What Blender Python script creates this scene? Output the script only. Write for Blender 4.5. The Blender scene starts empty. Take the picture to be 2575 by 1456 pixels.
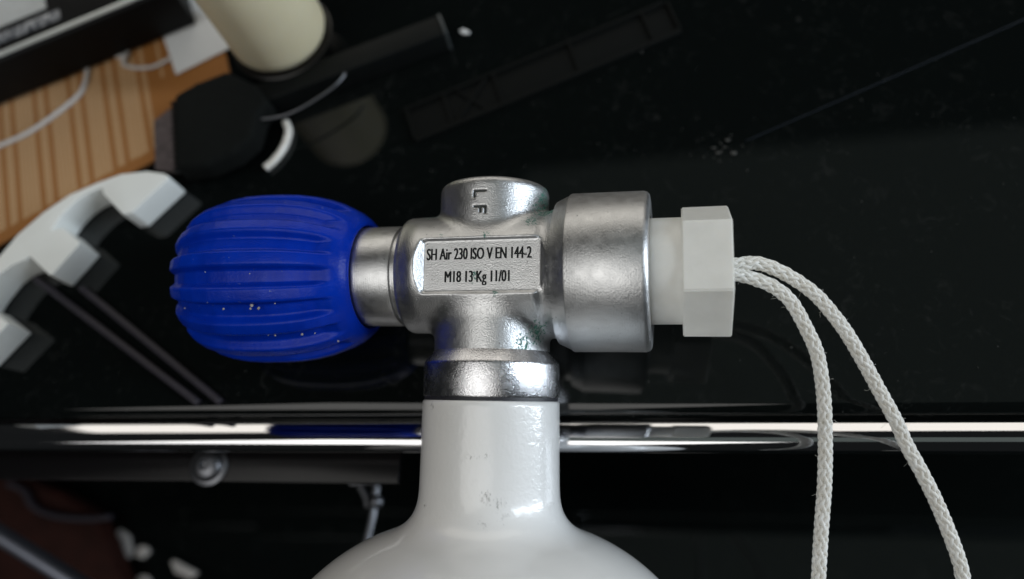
import bpy, bmesh, math, random
import numpy as np
from mathutils import Matrix, Vector

random.seed(7)
rng = np.random.default_rng(7)
scene = bpy.context.scene
COL = scene.collection

# ------------------------------------------------------------------ frames
# "view frame": x right, y up, z towards the viewer, millimetres, origin at the valve.
# The world has z up: the desk top is horizontal at z = 0.75 m and the phone looks down on it.
D = 190.0
NZ = Vector((-0.143, 0.38, 1.0)).normalized()            # world up seen in the view frame
EX = Vector((1.0, 0.026, 0.143 - 0.38 * 0.026)).normalized()   # along the desk edge
EY = NZ.cross(EX)
P0 = Vector((-5.0, -30.5, -15.5))                        # a point on the front edge of the glass top
DESK_Z = 0.75
RW = Matrix((EX, EY, NZ))                                # view -> world rotation

def V2W(p):
    q = RW @ (Vector(p) - P0)
    return Vector((q.x, q.y, q.z)) * 0.001 + Vector((0, 0, DESK_Z))

def mat_view(rot3, origin):
    m = (RW @ rot3).to_4x4()
    m.translation = V2W(origin)
    return m

CAMW = V2W((0, 0, D))

def on_plane(px, py, h):
    """world point at h mm above the desk top, seen at photograph position px, py (2575 wide)"""
    ray = V2W(((px - 1287.5) * 0.1, (728 - py) * 0.1, 0)) - CAMW
    z = DESK_Z + h * 0.001
    t = (z - CAMW.z) / ray.z
    return CAMW + ray * t

def Rot(axis, a):
    return Matrix.Rotation(math.radians(a), 3, axis)

# ------------------------------------------------------------------ camera
cam_d = bpy.data.cameras.new("camera")
cam = bpy.data.objects.new("camera", cam_d)
COL.objects.link(cam)
m = RW.to_4x4(); m.translation = CAMW
cam.matrix_world = m
cam_d.sensor_width = 36
cam_d.lens = D * 36 / 257.5
cam_d.clip_start = 0.01
cam_d.clip_end = 20
cam_d.dof.use_dof = True
cam_d.dof.focus_distance = 0.178
cam_d.dof.aperture_fstop = 4.8
scene.camera = cam

# ------------------------------------------------------------------ world and lamps
w = bpy.data.worlds.new("World"); scene.world = w
w.use_nodes = True
w.node_tree.nodes["Background"].inputs[0].default_value = (0.55, 0.6, 0.62, 1)
w.node_tree.nodes["Background"].inputs[1].default_value = 0.02

def area(name, d, dist, sx, sy, power, col, roll=0):
    l = bpy.data.lights.new(name, 'AREA')
    l.shape = 'RECTANGLE'; l.size = sx; l.size_y = sy
    l.energy = power; l.color = col
    o = bpy.data.objects.new(name, l); COL.objects.link(o)
    d = Vector(d).normalized()
    o.location = V2W(d * dist)
    o.rotation_euler = ((V2W((0, 0, 0)) - o.location).to_track_quat('-Z', 'Y')).to_euler()
    o.rotation_euler.rotate_axis('Z', math.radians(roll))
    return o

area("window_light", (0.92, 0.14, 0.40), 1100, 0.13, 1.10, 12.0, (0.80, 0.90, 1.0))
area("room_light", (-0.36, -0.08, 0.93), 1400, 1.2, 1.0, 8.2, (1.0, 0.985, 0.95))
area("wall_light", (-0.1, 0.97, 0.10), 1400, 2.2, 0.70, 7.0, (1.0, 0.95, 0.86))
# dim bounce from the ceiling, mirrored in the glass
cl = area("ceiling_light", NZ, 1300, 1.5, 1.0, 0.55, (0.85, 1.0, 0.93))
cl.location = Vector((0.62, 0.22, DESK_Z + 1.3)); cl.rotation_euler = (0, 0, math.radians(3))

scene.view_settings.view_transform = 'Standard'
scene.view_settings.look = 'None'
scene.view_settings.exposure = -0.2
scene.view_settings.gamma = 1.0
scene.view_settings.use_curve_mapping = False
scene.render.engine = 'CYCLES'
scene.cycles.use_denoising = True
scene.cycles.max_bounces = 10
scene.cycles.glossy_bounces = 6
scene.cycles.sample_clamp_indirect = 6

# ------------------------------------------------------------------ node helpers
class Mat:
    def __init__(s, name, **kw):
        s.m = bpy.data.materials.new(name); s.m.use_nodes = True
        s.t = s.m.node_tree; s.b = s.t.nodes["Principled BSDF"]
        for k, v in kw.items():
            s.set(k, v)
    NAMES = dict(col='Base Color', rough='Roughness', metal='Metallic', ior='IOR', coat='Coat Weight',
                 coat_rough='Coat Roughness', sss='Subsurface Weight', sss_r='Subsurface Radius', sss_s='Subsurface Scale',
                 normal='Normal', spec='Specular IOR Level', sheen='Sheen Weight', trans='Transmission Weight',
                 aniso='Anisotropic')
    def set(s, k, v):
        i = s.b.inputs[s.NAMES[k]]
        if isinstance(v, bpy.types.NodeSocket):
            s.t.links.new(v, i)
        else:
            if k == 'col' and len(v) == 3: v = (*v, 1)
            i.default_value = v
    def n(s, typ, ins=None, **props):
        nd = s.t.nodes.new(typ)
        for k, v in props.items(): setattr(nd, k, v)
        for k, v in (ins or {}).items():
            if isinstance(v, bpy.types.NodeSocket): s.t.links.new(v, nd.inputs[k])
            else: nd.inputs[k].default_value = v
        return nd
    def mm(s, scale=(1000, 1000, 1000)):
        tc = s.n('ShaderNodeTexCoord')
        mp = s.n('ShaderNodeMapping', {'Vector': tc.outputs['Object'], 'Scale': scale})
        return mp.outputs[0]
    def noise(s, vec, scale, detail=3, rough=0.5, dist=0.0):
        return s.n('ShaderNodeTexNoise', {'Vector': vec, 'Scale': scale, 'Detail': detail, 'Roughness': rough, 'Distortion': dist}).outputs['Fac']
    def ramp(s, fac, lo, hi, a=0.0, b=1.0):
        return s.n('ShaderNodeMapRange', {'Value': fac, 'From Min': lo, 'From Max': hi, 'To Min': a, 'To Max': b}, clamp=True).outputs[0]
    def math(s, op, a, b=0.0):
        return s.n('ShaderNodeMath', {0: a, 1: b}, operation=op).outputs[0]
    def mix(s, fac, a, b):
        nd = s.n('ShaderNodeMix', data_type='RGBA')
        for i, v in ((0, fac), (6, a), (7, b)):
            if isinstance(v, bpy.types.NodeSocket): s.t.links.new(v, nd.inputs[i])
            else: nd.inputs[i].default_value = (*v, 1) if (i > 0 and len(v) == 3) else v  # colour or factor
        return nd.outputs[2]
    def blob(s, vec, c, r, soft=0.5):
        """1 inside a ball of radius r mm at c, falling to 0"""
        d = s.n('ShaderNodeVectorMath', {0: vec, 1: c}, operation='DISTANCE').outputs['Value']
        return s.ramp(d, r * soft, r, 1.0, 0.0)
    def bump(s, h, strength, dist, normal=None):
        ins = {'Height': h, 'Strength': strength, 'Distance': dist}
        if normal is not None: ins['Normal'] = normal
        return s.n('ShaderNodeBump', ins).outputs[0]
    def vmax(s, lst):
        o = lst[0]
        for x in lst[1:]: o = s.math('MAXIMUM', o, x)
        return o

def satin(name, tooling=None, spots=(), col=(0.62, 0.625, 0.63), rough=0.30, grain=0.5):
    M = Mat(name, metal=1.0)
    v = M.mm()
    pit = M.noise(v, 1.5, 2, 0.6)
    pitm = M.ramp(pit, 0.705, 0.74)
    broad = M.noise(v, 0.16, 3, 0.6)
    base = M.mix(M.ramp(broad, 0.35, 0.7), col, tuple(c * 0.93 for c in col))
    base = M.mix(M.math('MULTIPLY', pitm, 0.75), base, (0.03, 0.035, 0.03))
    metal = M.math('SUBTRACT', 1.0, M.math('MULTIPLY', pitm, 0.7))
    r = M.ramp(M.noise(v, 0.5, 3), 0.3, 0.7, rough - 0.04, rough + 0.06)
    if spots:
        g = M.vmax([M.blob(v, c, rr * 1.25, 0.25) for c, rr in spots])
        gn = M.noise(v, 1.3, 5, 0.75)
        gm = M.ramp(M.math('ADD', gn, M.math('MULTIPLY', g, 0.18)), 0.65, 0.72)
        gm = M.math('MULTIPLY', gm, M.ramp(g, 0.0, 0.15))
        gc = M.mix(M.noise(v, 2.4, 2), (0.02, 0.10, 0.075), (0.05, 0.24, 0.18))
        base = M.mix(gm, base, gc)
        metal = M.math('MULTIPLY', metal, M.math('SUBTRACT', 1.0, gm))
        r = M.math('ADD', r, M.math('MULTIPLY', gm, 0.4))
    fine = M.noise(v, 3.0, 2, 0.5)
    nrm = M.bump(fine, grain, 0.00012)
    if tooling:
        wv = M.n('ShaderNodeTexWave', {'Vector': v, 'Scale': 0.55, 'Distortion': 0.6, 'Detail': 1.0, 'Detail Scale': 2.0},
                 wave_type='BANDS', bands_direction=tooling).outputs['Fac']
        nrm = M.bump(wv, 0.10, 0.00005, nrm)
    M.set('col', base); M.set('metal', metal); M.set('rough', r); M.set('normal', nrm)
    return M.m

def plain(name, col, rough=0.5, noise=0.0, nscale=0.5, bump=0.0, bscale=1.0, **kw):
    M = Mat(name, rough=rough, **kw)
    v = M.mm()
    n1 = M.noise(v, nscale, 4, 0.6)
    M.set('col', M.mix(M.ramp(n1, 0.3, 0.7), tuple(c * (1 - noise) for c in col), tuple(min(1, c * (1 + noise)) for c in col)))
    if bump: M.set('normal', M.bump(M.noise(v, bscale, 3), bump, 0.0002))
    return M.m

# ------------------------------------------------------------------ mesh helpers
def mesh_obj(name, verts, faces, mat, parent=None, matrix=None, smooth=True, mm=True, auto=None):
    me = bpy.data.meshes.new(name)
    v = np.asarray(verts, float) * (0.001 if mm else 1.0)
    me.from_pydata([tuple(p) for p in v], [], [tuple(int(i) for i in f) for f in faces])
    me.validate(); me.update()
    if smooth: me.polygons.foreach_set('use_smooth', [True] * len(me.polygons))
    if smooth and auto:
        me.set_sharp_from_angle(angle=math.radians(auto))
    o = bpy.data.objects.new(name, me); COL.objects.link(o)
    if mat: me.materials.append(mat)
    if parent is not None: o.parent = parent
    if matrix is not None: o.matrix_world = matrix
    return o

def bm_obj(name, bm, mat, parent=None, matrix=None, smooth=False, auto=30):
    bmesh.ops.recalc_face_normals(bm, faces=bm.faces)
    me = bpy.data.meshes.new(name); bm.to_mesh(me); bm.free()
    if smooth:
        me.polygons.foreach_set('use_smooth', [True] * len(me.polygons))
        me.set_sharp_from_angle(angle=math.radians(auto))
    me.materials.append(mat)
    o = bpy.data.objects.new(name, me); COL.objects.link(o)
    if parent is not None: o.parent = parent
    if matrix is not None: o.matrix_world = matrix
    return o

def tag(o, label, cat, kind=None, group=None):
    o["label"] = label; o["category"] = cat
    if kind: o["kind"] = kind
    if group: o["group"] = group
    return o

def empty(name, matrix):
    o = bpy.data.objects.new(name, None); COL.objects.link(o)
    o.empty_display_size = 0.01
    o.matrix_world = matrix
    return o

def lathe(profile, n=96, axis='Y', rfun=None, close=True):
    """profile: list of (a, r) along axis; rfun(i, theta, a, r) -> r"""
    verts, faces = [], []
    for i, (a, r) in enumerate(profile):
        for k in range(n):
            th = 2 * math.pi * k / n
            rr = rfun(i, th, a, r) if rfun else r
            c, s = rr * math.cos(th), rr * math.sin(th)
            verts.append((c, a, -s) if axis == 'Y' else ((a, c, s) if axis == 'X' else (c, s, a)))
    for i in range(len(profile) - 1):
        for k in range(n):
            k2 = (k + 1) % n
            faces.append((i * n + k, i * n + k2, (i + 1) * n + k2, (i + 1) * n + k))
    if close:
        if profile[0][1] > 1e-6: faces.append(tuple(range(n - 1, -1, -1)))
        if profile[-1][1] > 1e-6: faces.append(tuple((len(profile) - 1) * n + k for k in range(n)))
    me = bpy.data.meshes.new('tmp')
    return verts, faces

def fix_normals(o):
    bm = bmesh.new(); bm.from_mesh(o.data)
    bmesh.ops.remove_doubles(bm, verts=bm.verts, dist=1e-7)
    bmesh.ops.recalc_face_normals(bm, faces=bm.faces); bm.to_mesh(o.data); bm.free()

def smooth_curve(pts, n):
    """Catmull-Rom through pts, n samples evenly spread by length"""
    P = np.array([tuple(p) for p in pts], float)
    P = np.vstack([2 * P[0] - P[1], P, 2 * P[-1] - P[-2]])
    out = []
    for i in range(1, len(P) - 2):
        for t in np.linspace(0, 1, 24, endpoint=False):
            p0, p1, p2, p3 = P[i - 1], P[i], P[i + 1], P[i + 2]
            out.append(0.5 * ((2 * p1) + (-p0 + p2) * t + (2 * p0 - 5 * p1 + 4 * p2 - p3) * t * t + (-p0 + 3 * p1 - 3 * p2 + p3) * t ** 3))
    out.append(P[-2]); out = np.array(out)
    L = np.concatenate([[0], np.cumsum(np.linalg.norm(np.diff(out, axis=0), axis=1))])
    s = np.linspace(0, L[-1], n)
    return np.stack([np.interp(s, L, out[:, k]) for k in range(3)], 1), L[-1]

def frames(C):
    T = np.gradient(C, axis=0); T /= np.linalg.norm(T, axis=1)[:, None]
    N = np.zeros_like(C); B = np.zeros_like(C)
    a = np.array([0.0, 0.0, 1.0])
    if abs(T[0] @ a) > 0.9: a = np.array([1.0, 0, 0])
    nrm = a - (a @ T[0]) * T[0]; nrm /= np.linalg.norm(nrm)
    for i in range(len(C)):
        nrm = nrm - (nrm @ T[i]) * T[i]; nrm /= np.linalg.norm(nrm)
        N[i] = nrm; B[i] = np.cross(T[i], nrm)
    return T, N, B

def tube(C, r, sides=12, caps=True):
    T, N, B = frames(C)
    r = np.broadcast_to(np.asarray(r, float), (len(C),))
    th = np.linspace(0, 2 * np.pi, sides, endpoint=False)
    V = C[:, None] + r[:, None, None] * (np.cos(th)[None, :, None] * N[:, None] + np.sin(th)[None, :, None] * B[:, None])
    V = V.reshape(-1, 3); F = []
    for i in range(len(C) - 1):
        for k in range(sides):
            k2 = (k + 1) % sides
            F.append((i * sides + k, i * sides + k2, (i + 1) * sides + k2, (i + 1) * sides + k))
    if caps:
        F.append(tuple(range(sides - 1, -1, -1))); F.append(tuple((len(C) - 1) * sides + k for k in range(sides)))
    return V, F

def prism(name, pts, h0, h1, mat, bevel=0.0, parent=None, segs=2, smooth=True):
    """pts: world xy polygon (counter-clockwise or not), heights in mm over the desk top; origin at the polygon's centre"""
    cx = sum(p[0] for p in pts) / len(pts); cy = sum(p[1] for p in pts) / len(pts)
    bm = bmesh.new()
    vs = [bm.verts.new((p[0] - cx, p[1] - cy, 0)) for p in pts]
    f = bm.faces.new(vs)
    r = bmesh.ops.extrude_face_region(bm, geom=[f])
    bmesh.ops.translate(bm, vec=(0, 0, (h1 - h0) * 0.001), verts=[e for e in r['geom'] if isinstance(e, bmesh.types.BMVert)])
    bmesh.ops.recalc_face_normals(bm, faces=bm.faces)
    if bevel:
        bmesh.ops.bevel(bm, geom=list(bm.edges), offset=bevel * 0.001, segments=segs, affect='EDGES', profile=0.6, clamp_overlap=True)
    bmesh.ops.triangulate(bm, faces=[f for f in bm.faces if len(f.verts) > 4])
    mw = Matrix.Translation((cx, cy, DESK_Z + h0 * 0.001))
    return bm_obj(name, bm, mat, parent, mw, smooth=smooth, auto=40)

def XY(px, py, h): 
    p = on_plane(px, py, h); return (p.x, p.y)

def local_box(name, x0, x1, y0, y1, z0, z1, mat, bevel=0.3, parent=None, matrix=None):
    """box in world metres"""
    bm = bmesh.new()
    bmesh.ops.create_cube(bm, size=1)
    bmesh.ops.scale(bm, vec=(x1 - x0, y1 - y0, z1 - z0), verts=bm.verts)
    if bevel: bmesh.ops.bevel(bm, geom=list(bm.edges), offset=bevel * 0.001, segments=3, affect='EDGES', profile=0.5)
    mw = (matrix or Matrix.Identity(4)) @ Matrix.Translation(((x0 + x1) / 2, (y0 + y1) / 2, (z0 + z1) / 2))
    return bm_obj(name, bm, mat, parent, mw, smooth=True, auto=50)

# ================================================================== THE SETTING: black glass desk
def glass_mat(name, dust=1.0):
    M = Mat(name, ior=1.5)
    v = M.mm()
    sp = M.noise(v, 0.9, 2, 0.5)
    spm = M.ramp(sp, 0.74, 0.785)
    zone = M.ramp(M.noise(v, 0.035, 4, 0.6), 0.40, 0.66)
    smear = M.math('MULTIPLY', M.ramp(M.noise(v, 0.22, 5, 0.7, 1.2), 0.55, 0.75), zone)
    d = M.math('ADD', M.math('MULTIPLY', M.math('MULTIPLY', spm, zone), 0.7 * dust), M.math('MULTIPLY', smear, 0.055 * dust))
    M.set('col', M.mix(d, (0.0030, 0.0042, 0.0040), (0.35, 0.35, 0.34)))
    M.set('rough', M.math('ADD', 0.035, M.math('MULTIPLY', smear, 0.12)))
    return M.m

GLASS = glass_mat('black_glass')
TRAYG = glass_mat('tray_glass', 0.6)
CHROME = Mat('chrome', col=(0.72, 0.72, 0.74), metal=1.0, rough=0.05).m

# desk top: glass sheet with a rounded polished front edge (front edge at world y = 0)
x0, x1, y1 = -0.42, 0.30, 0.42
prof = [(y1, 0.0)]
for a in np.linspace(0, 1, 9):
    th = math.pi / 2 * a
    prof.append((-0.0042 * math.sin(th), -0.0042 + 0.0042 * math.cos(th)))
prof += [(-0.0042, -0.0060), (-0.0030, -0.0080), (y1, -0.0080)]
verts = [(x, y, z) for x in (x0, x1) for (y, z) in prof]
npf = len(prof)
faces = [(i, (i + 1) % npf, npf + (i + 1) % npf, npf + i) for i in range(npf)] + [tuple(range(npf)), tuple(range(2 * npf - 1, npf - 1, -1))]
desk = mesh_obj('desk_top', verts, faces, GLASS, mm=False, auto=35, matrix=Matrix.Translation((0, 0, DESK_Z)))
fix_normals(desk)
desk["kind"] = "structure"

# ------------------------------------------------------------------ chrome rail under the front edge
RAIL_R = 3.9
rail_c = RW @ (Vector((-5, -39.8, -15.3)) - P0)      # world mm relative to the desk edge
zz = DESK_Z + rail_c.z * 0.001; yy = rail_c.y * 0.001
C = np.array([(x, yy, zz) for x in np.linspace(-0.40, 0.28, 60)])
# cross section: back bevel shaped to mirror the wall light broadly, rounded elsewhere
ang = np.concatenate([np.linspace(150, 52, 14), np.linspace(50, 34, 26), np.linspace(32, -90, 40), np.linspace(-95, -205, 14)])
step = np.concatenate([np.full(14, 0.10), np.full(26, 0.046), np.full(40, 0.052), np.full(14, 0.16)])
pa, pb, sec = 0.0, 0.0, []
for a_, st in zip(ang, step):           # walk round the section, normal turning through a_
    pa -= math.cos(math.radians(a_)) * st; pb += math.sin(math.radians(a_)) * st
    sec.append((pa, pb))
sec = np.array(sec)
vis = sec[:70]; amid = (vis[:, 0].max() + vis[:, 0].min()) / 2; span = (vis[:, 0].max() - vis[:, 0].min()) / 2
sec = (sec - np.array([amid, sec[:, 1].max()])) / span * RAIL_R * 0.001
ea = RW @ Vector((0, 1, 0)); eb = RW @ Vector((0, 0, 1))
ea.x = 0; ea.normalize(); eb = Vector((1, 0, 0)).cross(ea)
top = np.array([0, yy, zz]) + np.array(eb) * RAIL_R * 0.001
ns = len(sec)
V = np.array([np.array([x, 0, 0]) + top + np.array(ea) * a_ + np.array(eb) * b_ for x in (-0.40, 0.28) for a_, b_ in sec])
F = [(k, (k + 1) % ns, ns + (k + 1) % ns, ns + k) for k in range(ns)] + [tuple(range(ns)), tuple(range(2 * ns - 1, ns - 1, -1))]
rail = mesh_obj('chrome_rail', V, F, CHROME, mm=False)
fix_normals(rail); rail.data.polygons.foreach_set('use_smooth', [True] * len(rail.data.polygons)); rail.data.set_sharp_from_angle(angle=math.radians(45))
tag(rail, "polished chrome tube rail running along the front edge of the black glass desk", "rail")

# black glass tray below the desk
TRAY_H = -112.0
tray = local_box('tray_top', -0.42, 0.36, -0.44, 0.20, DESK_Z + (TRAY_H - 8) * 0.001, DESK_Z + TRAY_H * 0.001, TRAYG, 1.0)
tray["kind"] = "structure"

# ================================================================== THE CYLINDER AND ITS VALVE
RT = Rot('Z', -0.9) @ Rot('X', -8) @ Rot('Y', -12.5)
OT = Vector((-4.6, 3.75, 0))
TM = mat_view(RT, OT)
def W2T(p):          # view-frame point -> valve frame (mm)
    return RT.inverted() @ (Vector(p) - OT)
def T2V(p): return RT @ Vector(p) + OT
def pxT(px, py, z):
    """valve-frame point with given z seen at px, py"""
    e = W2T((0, 0, D)); q = W2T(((px - 1287.5) * .1, (728 - py) * .1, 0)); d = q - e
    return e + d * ((z - e.z) / d.z)

SATIN = satin('satin_nickel', None, spots=[((13.2, 17.5, 3), 5.5), ((13.6, 14.5, 6), 5.5), ((15.0, 13.5, 7), 4.5), ((12, 10.8, 11), 3.0), ((1.5, 7.2, 15.0), 1.3),
              ((-9, 7.2, 15.0), 1.1), ((4, -6.6, 15.0), 1.2), ((-0.8, -2.6, 14.3), 2.0),
              ((10, -18.0, 10), 4.0), ((12.5, -15, 7), 4.5), ((-14.5, 13.2, 6), 2.5)], rough=0.35, grain=0.85)
SATIN_DIN = satin('satin_outlet', 'X', rough=0.38, grain=0.55)
SATIN_STEM = satin('satin_stem', 'X', rough=0.36, grain=0.4)
BRIGHT = satin('bright_collar', None, rough=0.25, grain=0.7, col=(0.68, 0.68, 0.70))

root = empty('diving_cylinder', TM)
tag(root, "white diving cylinder with a satin metal valve and ribbed blue knob", "cylinder")

# --- valve body from a distance field, meshed with surface nets
def smin(a, b, k):
    h = np.clip(0.5 + 0.5 * (b - a) / k, 0, 1)
    return b * (1 - h) + a * h - k * h * (1 - h)
def smax(a, b, k): return -smin(-a, -b, k)
def sdf(X, Y, Z):
    sm = np.clip((X + 21.4) / 6, 0, 1) * np.clip((15.5 - X) / 3, 0, 1)
    sm = sm * sm * (3 - 2 * sm)
    ry = 14.7; rz = 14.7 + 2.2 * sm
    k0 = np.hypot(Y / ry, Z / rz); k1 = np.hypot(Y / ry ** 2, Z / rz ** 2) + 1e-6
    d2 = k0 * (k0 - 1.0) / k1
    body = smax(smax(d2, -21.6 - X, 1.6), X - 19.0, 0.3)
    r = np.hypot(X, Z)
    boss = smax(smax(r - 13.7, Y - 22.0, 2.2), -Y, 0.3)
    low = smax(smax(r - 14.25, -20.2 - Y, 0.3), Y, 0.3)
    rx = np.hypot(Y, Z)
    cone = smax(smax((rx - (15.35 + np.clip(X - 16.2, -4, 9) * 0.92)) * 0.74, X - 20.3, 0.15), 12.0 - X, 0.3)
    d = smin(body, boss, 1.8)
    d = smin(d, low, 3.0)
    d = smin(d, cone, 3.0)
    # recessed inscription panel with sloping sides
    w_ = np.clip((Z - ZP), 0, 4) * 0.72
    px_ = np.abs(X - PCX) - (PHX + w_); py_ = np.abs(Y - PCY) - (PHY + w_ * 0.6)
    rr = 0.8
    qx = np.maximum(px_ + rr, 0); qy = np.maximum(py_ + rr, 0)
    rect = np.hypot(qx, qy) + np.minimum(np.maximum(px_ + rr, py_ + rr), 0) - rr
    pocket = np.maximum(rect, ZP - Z)
    d = smax(d, -pocket, 0.45)
    # stamped L and F
    strokes = []
    cxL, yL = LF0.x, LF0.y; cxF, yF = LF1.x, LF1.y
    def seg(xa, ya, xb, yb, hw=0.23):
        return np.maximum(np.maximum(min(xa, xb) - hw - X, X - max(xa, xb) - hw), np.maximum(min(ya, yb) - hw - Y, Y - max(ya, yb) - hw))
    S = seg(cxL - 1.35, yL, cxL + 1.35, yL)
    S = np.minimum(S, seg(cxL - 1.35, yL, cxL - 1.35, yL - 1.35))
    S = np.minimum(S, seg(cxF - 1.35, yF, cxF + 1.35, yF))
    S = np.minimum(S, seg(cxF + 1.35, yF, cxF + 1.35, yF - 1.6))
    S = np.minimum(S, seg(cxF + 0.1, yF, cxF + 0.1, yF - 1.3))
    S = np.maximum(S, np.maximum(12.95 - r, 5 - Z))
    d = smax(d, -S, 0.15)
    return d
ZP = 14.3
_a, _b = pxT(1068, 607, ZP), pxT(1359, 731, ZP)
PCX, PCY = (_a.x + _b.x) / 2, (_a.y + _b.y) / 2
PHX, PHY = (_b.x - _a.x) / 2, (_a.y - _b.y) / 2
LF0 = pxT(1206, 480, 13.7); LF1 = pxT(1206, 519, 13.7)
def surface_nets(f, lo, hi, h):
    ax = [np.arange(lo[k], hi[k] + h, h) for k in range(3)]
    X, Y, Z = np.meshgrid(*ax, indexing='ij')
    v = f(X, Y, Z).astype(np.float32)
    s = v < 0
    nx, ny, nz = v.shape
    cs = np.zeros((nx - 1, ny - 1, nz - 1, 3), np.float32); cn = np.zeros((nx - 1, ny - 1, nz - 1), np.float32)
    corners = [(i, j, k) for i in (0, 1) for j in (0, 1) for k in (0, 1)]
    def sl(c): return tuple(slice(c[a], v.shape[a] - 1 + c[a]) for a in range(3))
    for a in range(3):
        for c in corners:
            if c[a]: continue
            c2 = list(c); c2[a] = 1
            va, vb = v[sl(c)], v[sl(c2)]
            cr = (va < 0) != (vb < 0)
            t = np.where(cr, va / np.where(cr, va - vb, 1), 0)
            for b in range(3):
                cs[..., b] += np.where(cr, (t if b == a else c[b]), 0)
            cn += cr
    act = cn > 0
    idx = -np.ones(act.shape, np.int64); idx[act] = np.arange(act.sum())
    base = np.argwhere(act)
    P = (base + cs[act] / cn[act][:, None]) * h + np.array(lo)
    F = []
    for a in range(3):
        b, c = (a + 1) % 3, (a + 2) % 3
        sa = [slice(None)] * 3; sb = [slice(None)] * 3
        sa[a] = slice(0, -1); sb[a] = slice(1, None)
        cr = s[tuple(sa)] != s[tuple(sb)]
        e = np.argwhere(cr)
        ok = (e[:, b] > 0) & (e[:, c] > 0) & (e[:, b] < v.shape[b] - 1) & (e[:, c] < v.shape[c] - 1)
        e = e[ok]
        inside = s[tuple(e.T)]
        def g(db, dc):
            q = e.copy(); q[:, b] -= db; q[:, c] -= dc
            return idx[tuple(q.T)]
        q = np.stack([g(0, 0), g(1, 0), g(1, 1), g(0, 1)], 1)
        q[~inside] = q[~inside][:, ::-1]
        F.append(q)
    return P, np.concatenate(F)
P, F = surface_nets(sdf, (-23, -21, -18.2), (21.5, 23.5, 18.2), 0.27)
me = bpy.data.meshes.new('valve_body')
me.vertices.add(len(P)); me.vertices.foreach_set('co', (P * 0.001).ravel())
me.loops.add(len(F) * 4); me.loops.foreach_set('vertex_index', F.ravel())
me.polygons.add(len(F)); me.polygons.foreach_set('loop_start', np.arange(len(F)) * 4)
me.update(calc_edges=True); me.validate()
me.polygons.foreach_set('use_smooth', [True] * len(me.polygons))
me.materials.append(SATIN)
body = bpy.data.objects.new('valve_body', me); COL.objects.link(body)
body.parent = root
body["label"] = "satin metal valve body with recessed inscription panel, stamped L F and green corrosion"

# --- dark inlays at the bottom of the stamped letters
INLAY = plain('dark_inlay', (0.05, 0.055, 0.05), 0.8, 0.4, 2.0)
def letter(strokes):
    bm = bmesh.new()
    for xa, ya, xb, yb in strokes:
        hw = 0.19
        n = 8
        X_ = np.linspace(min(xa, xb) - hw, max(xa, xb) + hw, n); Y_ = (min(ya, yb) - hw, max(ya, yb) + hw)
        rows = [[bm.verts.new((x * .001, y * .001, math.sqrt(13.15 ** 2 - x * x) * .001)) for x in X_] for y in Y_]
        for k in range(n - 1): bm.faces.new((rows[0][k], rows[0][k + 1], rows[1][k + 1], rows[1][k]))
    o = bm_obj('stamped_letter', bm, INLAY, body); return o
letter([(LF0.x - 1.35, LF0.y, LF0.x + 1.35, LF0.y), (LF0.x - 1.35, LF0.y, LF0.x - 1.35, LF0.y - 1.35)])
letter([(LF1.x - 1.35, LF1.y, LF1.x + 1.35, LF1.y), (LF1.x + 1.35, LF1.y, LF1.x + 1.35, LF1.y - 1.6), (LF1.x + .1, LF1.y, LF1.x + .1, LF1.y - 1.3)])

# --- inscription (flat print)
INK = plain('ink', (0.010, 0.012, 0.012), 0.6, spec=0.2)
def text(name, s, px, py, z, width, height, parent, mat):
    c = bpy.data.curves.new(name, 'FONT'); c.body = s; c.size = 1.0; c.align_x = 'CENTER'; c.align_y = 'CENTER'
    c.extrude = 0.008; c.resolution_u = 4; c.offset = 0.0
    o = bpy.data.objects.new(name, c); COL.objects.link(o)
    dg = bpy.context.evaluated_depsgraph_get()
    me = bpy.data.meshes.new_from_object(o.evaluated_get(dg))
    bpy.data.objects.remove(o)
    co = np.array([v.co[:] for v in me.vertices])
    lo, hi = co.min(0), co.max(0)
    cap = hi[1] - lo[1] if 'g' not in s else (hi[1] - lo[1]) * 0.78
    mid = (hi + lo) / 2
    if 'g' in s: mid[1] = hi[1] - cap / 2
    p = pxT(px, py, z)
    co = (co - mid) * np.array([width / (hi[0] - lo[0]), height / cap, 3.0]) + np.array([p.x, p.y, z + 0.03])
    bmt = bmesh.new()
    for ddx in (-0.11, 0.0, 0.11):
        me.vertices.foreach_set('co', ((co + np.array([ddx, 0, ddx * 0.02])) * 0.001).ravel()); me.update()
        bmt.from_mesh(me)
    bmt.to_mesh(me); bmt.free()
    me.materials.clear(); me.materials.append(mat)
    o = bpy.data.objects.new(name, me); COL.objects.link(o); o.parent = parent
    return o
text('inscription', 'SH Air 230 ISO V EN 144-2', 1203, 637, ZP, 25.2, 2.75, body, INK)
text('inscription', 'M18 13 Kg 11/01', 1199, 695, ZP, 15.5, 2.75, body, INK)

def lathe_part(name, prof, mat, axis, n=128, parent=root, auto=35, rfun=None):
    v, f = lathe(prof, n, axis, rfun)
    o = mesh_obj(name, v, f, mat)
    o.parent = parent
    fix_normals(o)
    o.data.polygons.foreach_set('use_smooth', [True] * len(o.data.polygons))
    o.data.set_sharp_from_angle(angle=math.radians(auto))
    return o

# outlet on the right (threaded socket seen from outside)
prof = [(17, 0), (17, 17.5), (20.0, 18.9), (20.25, 19.2), (20.6, 19.35), (37.6, 19.35), (38.4, 19.1), (38.9, 18.6), (39.0, 18.2), (39.0, 13.4), (33, 13.2), (33, 0)]
lathe_part('outlet_socket', prof, SATIN_DIN, 'X', 160)
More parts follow.
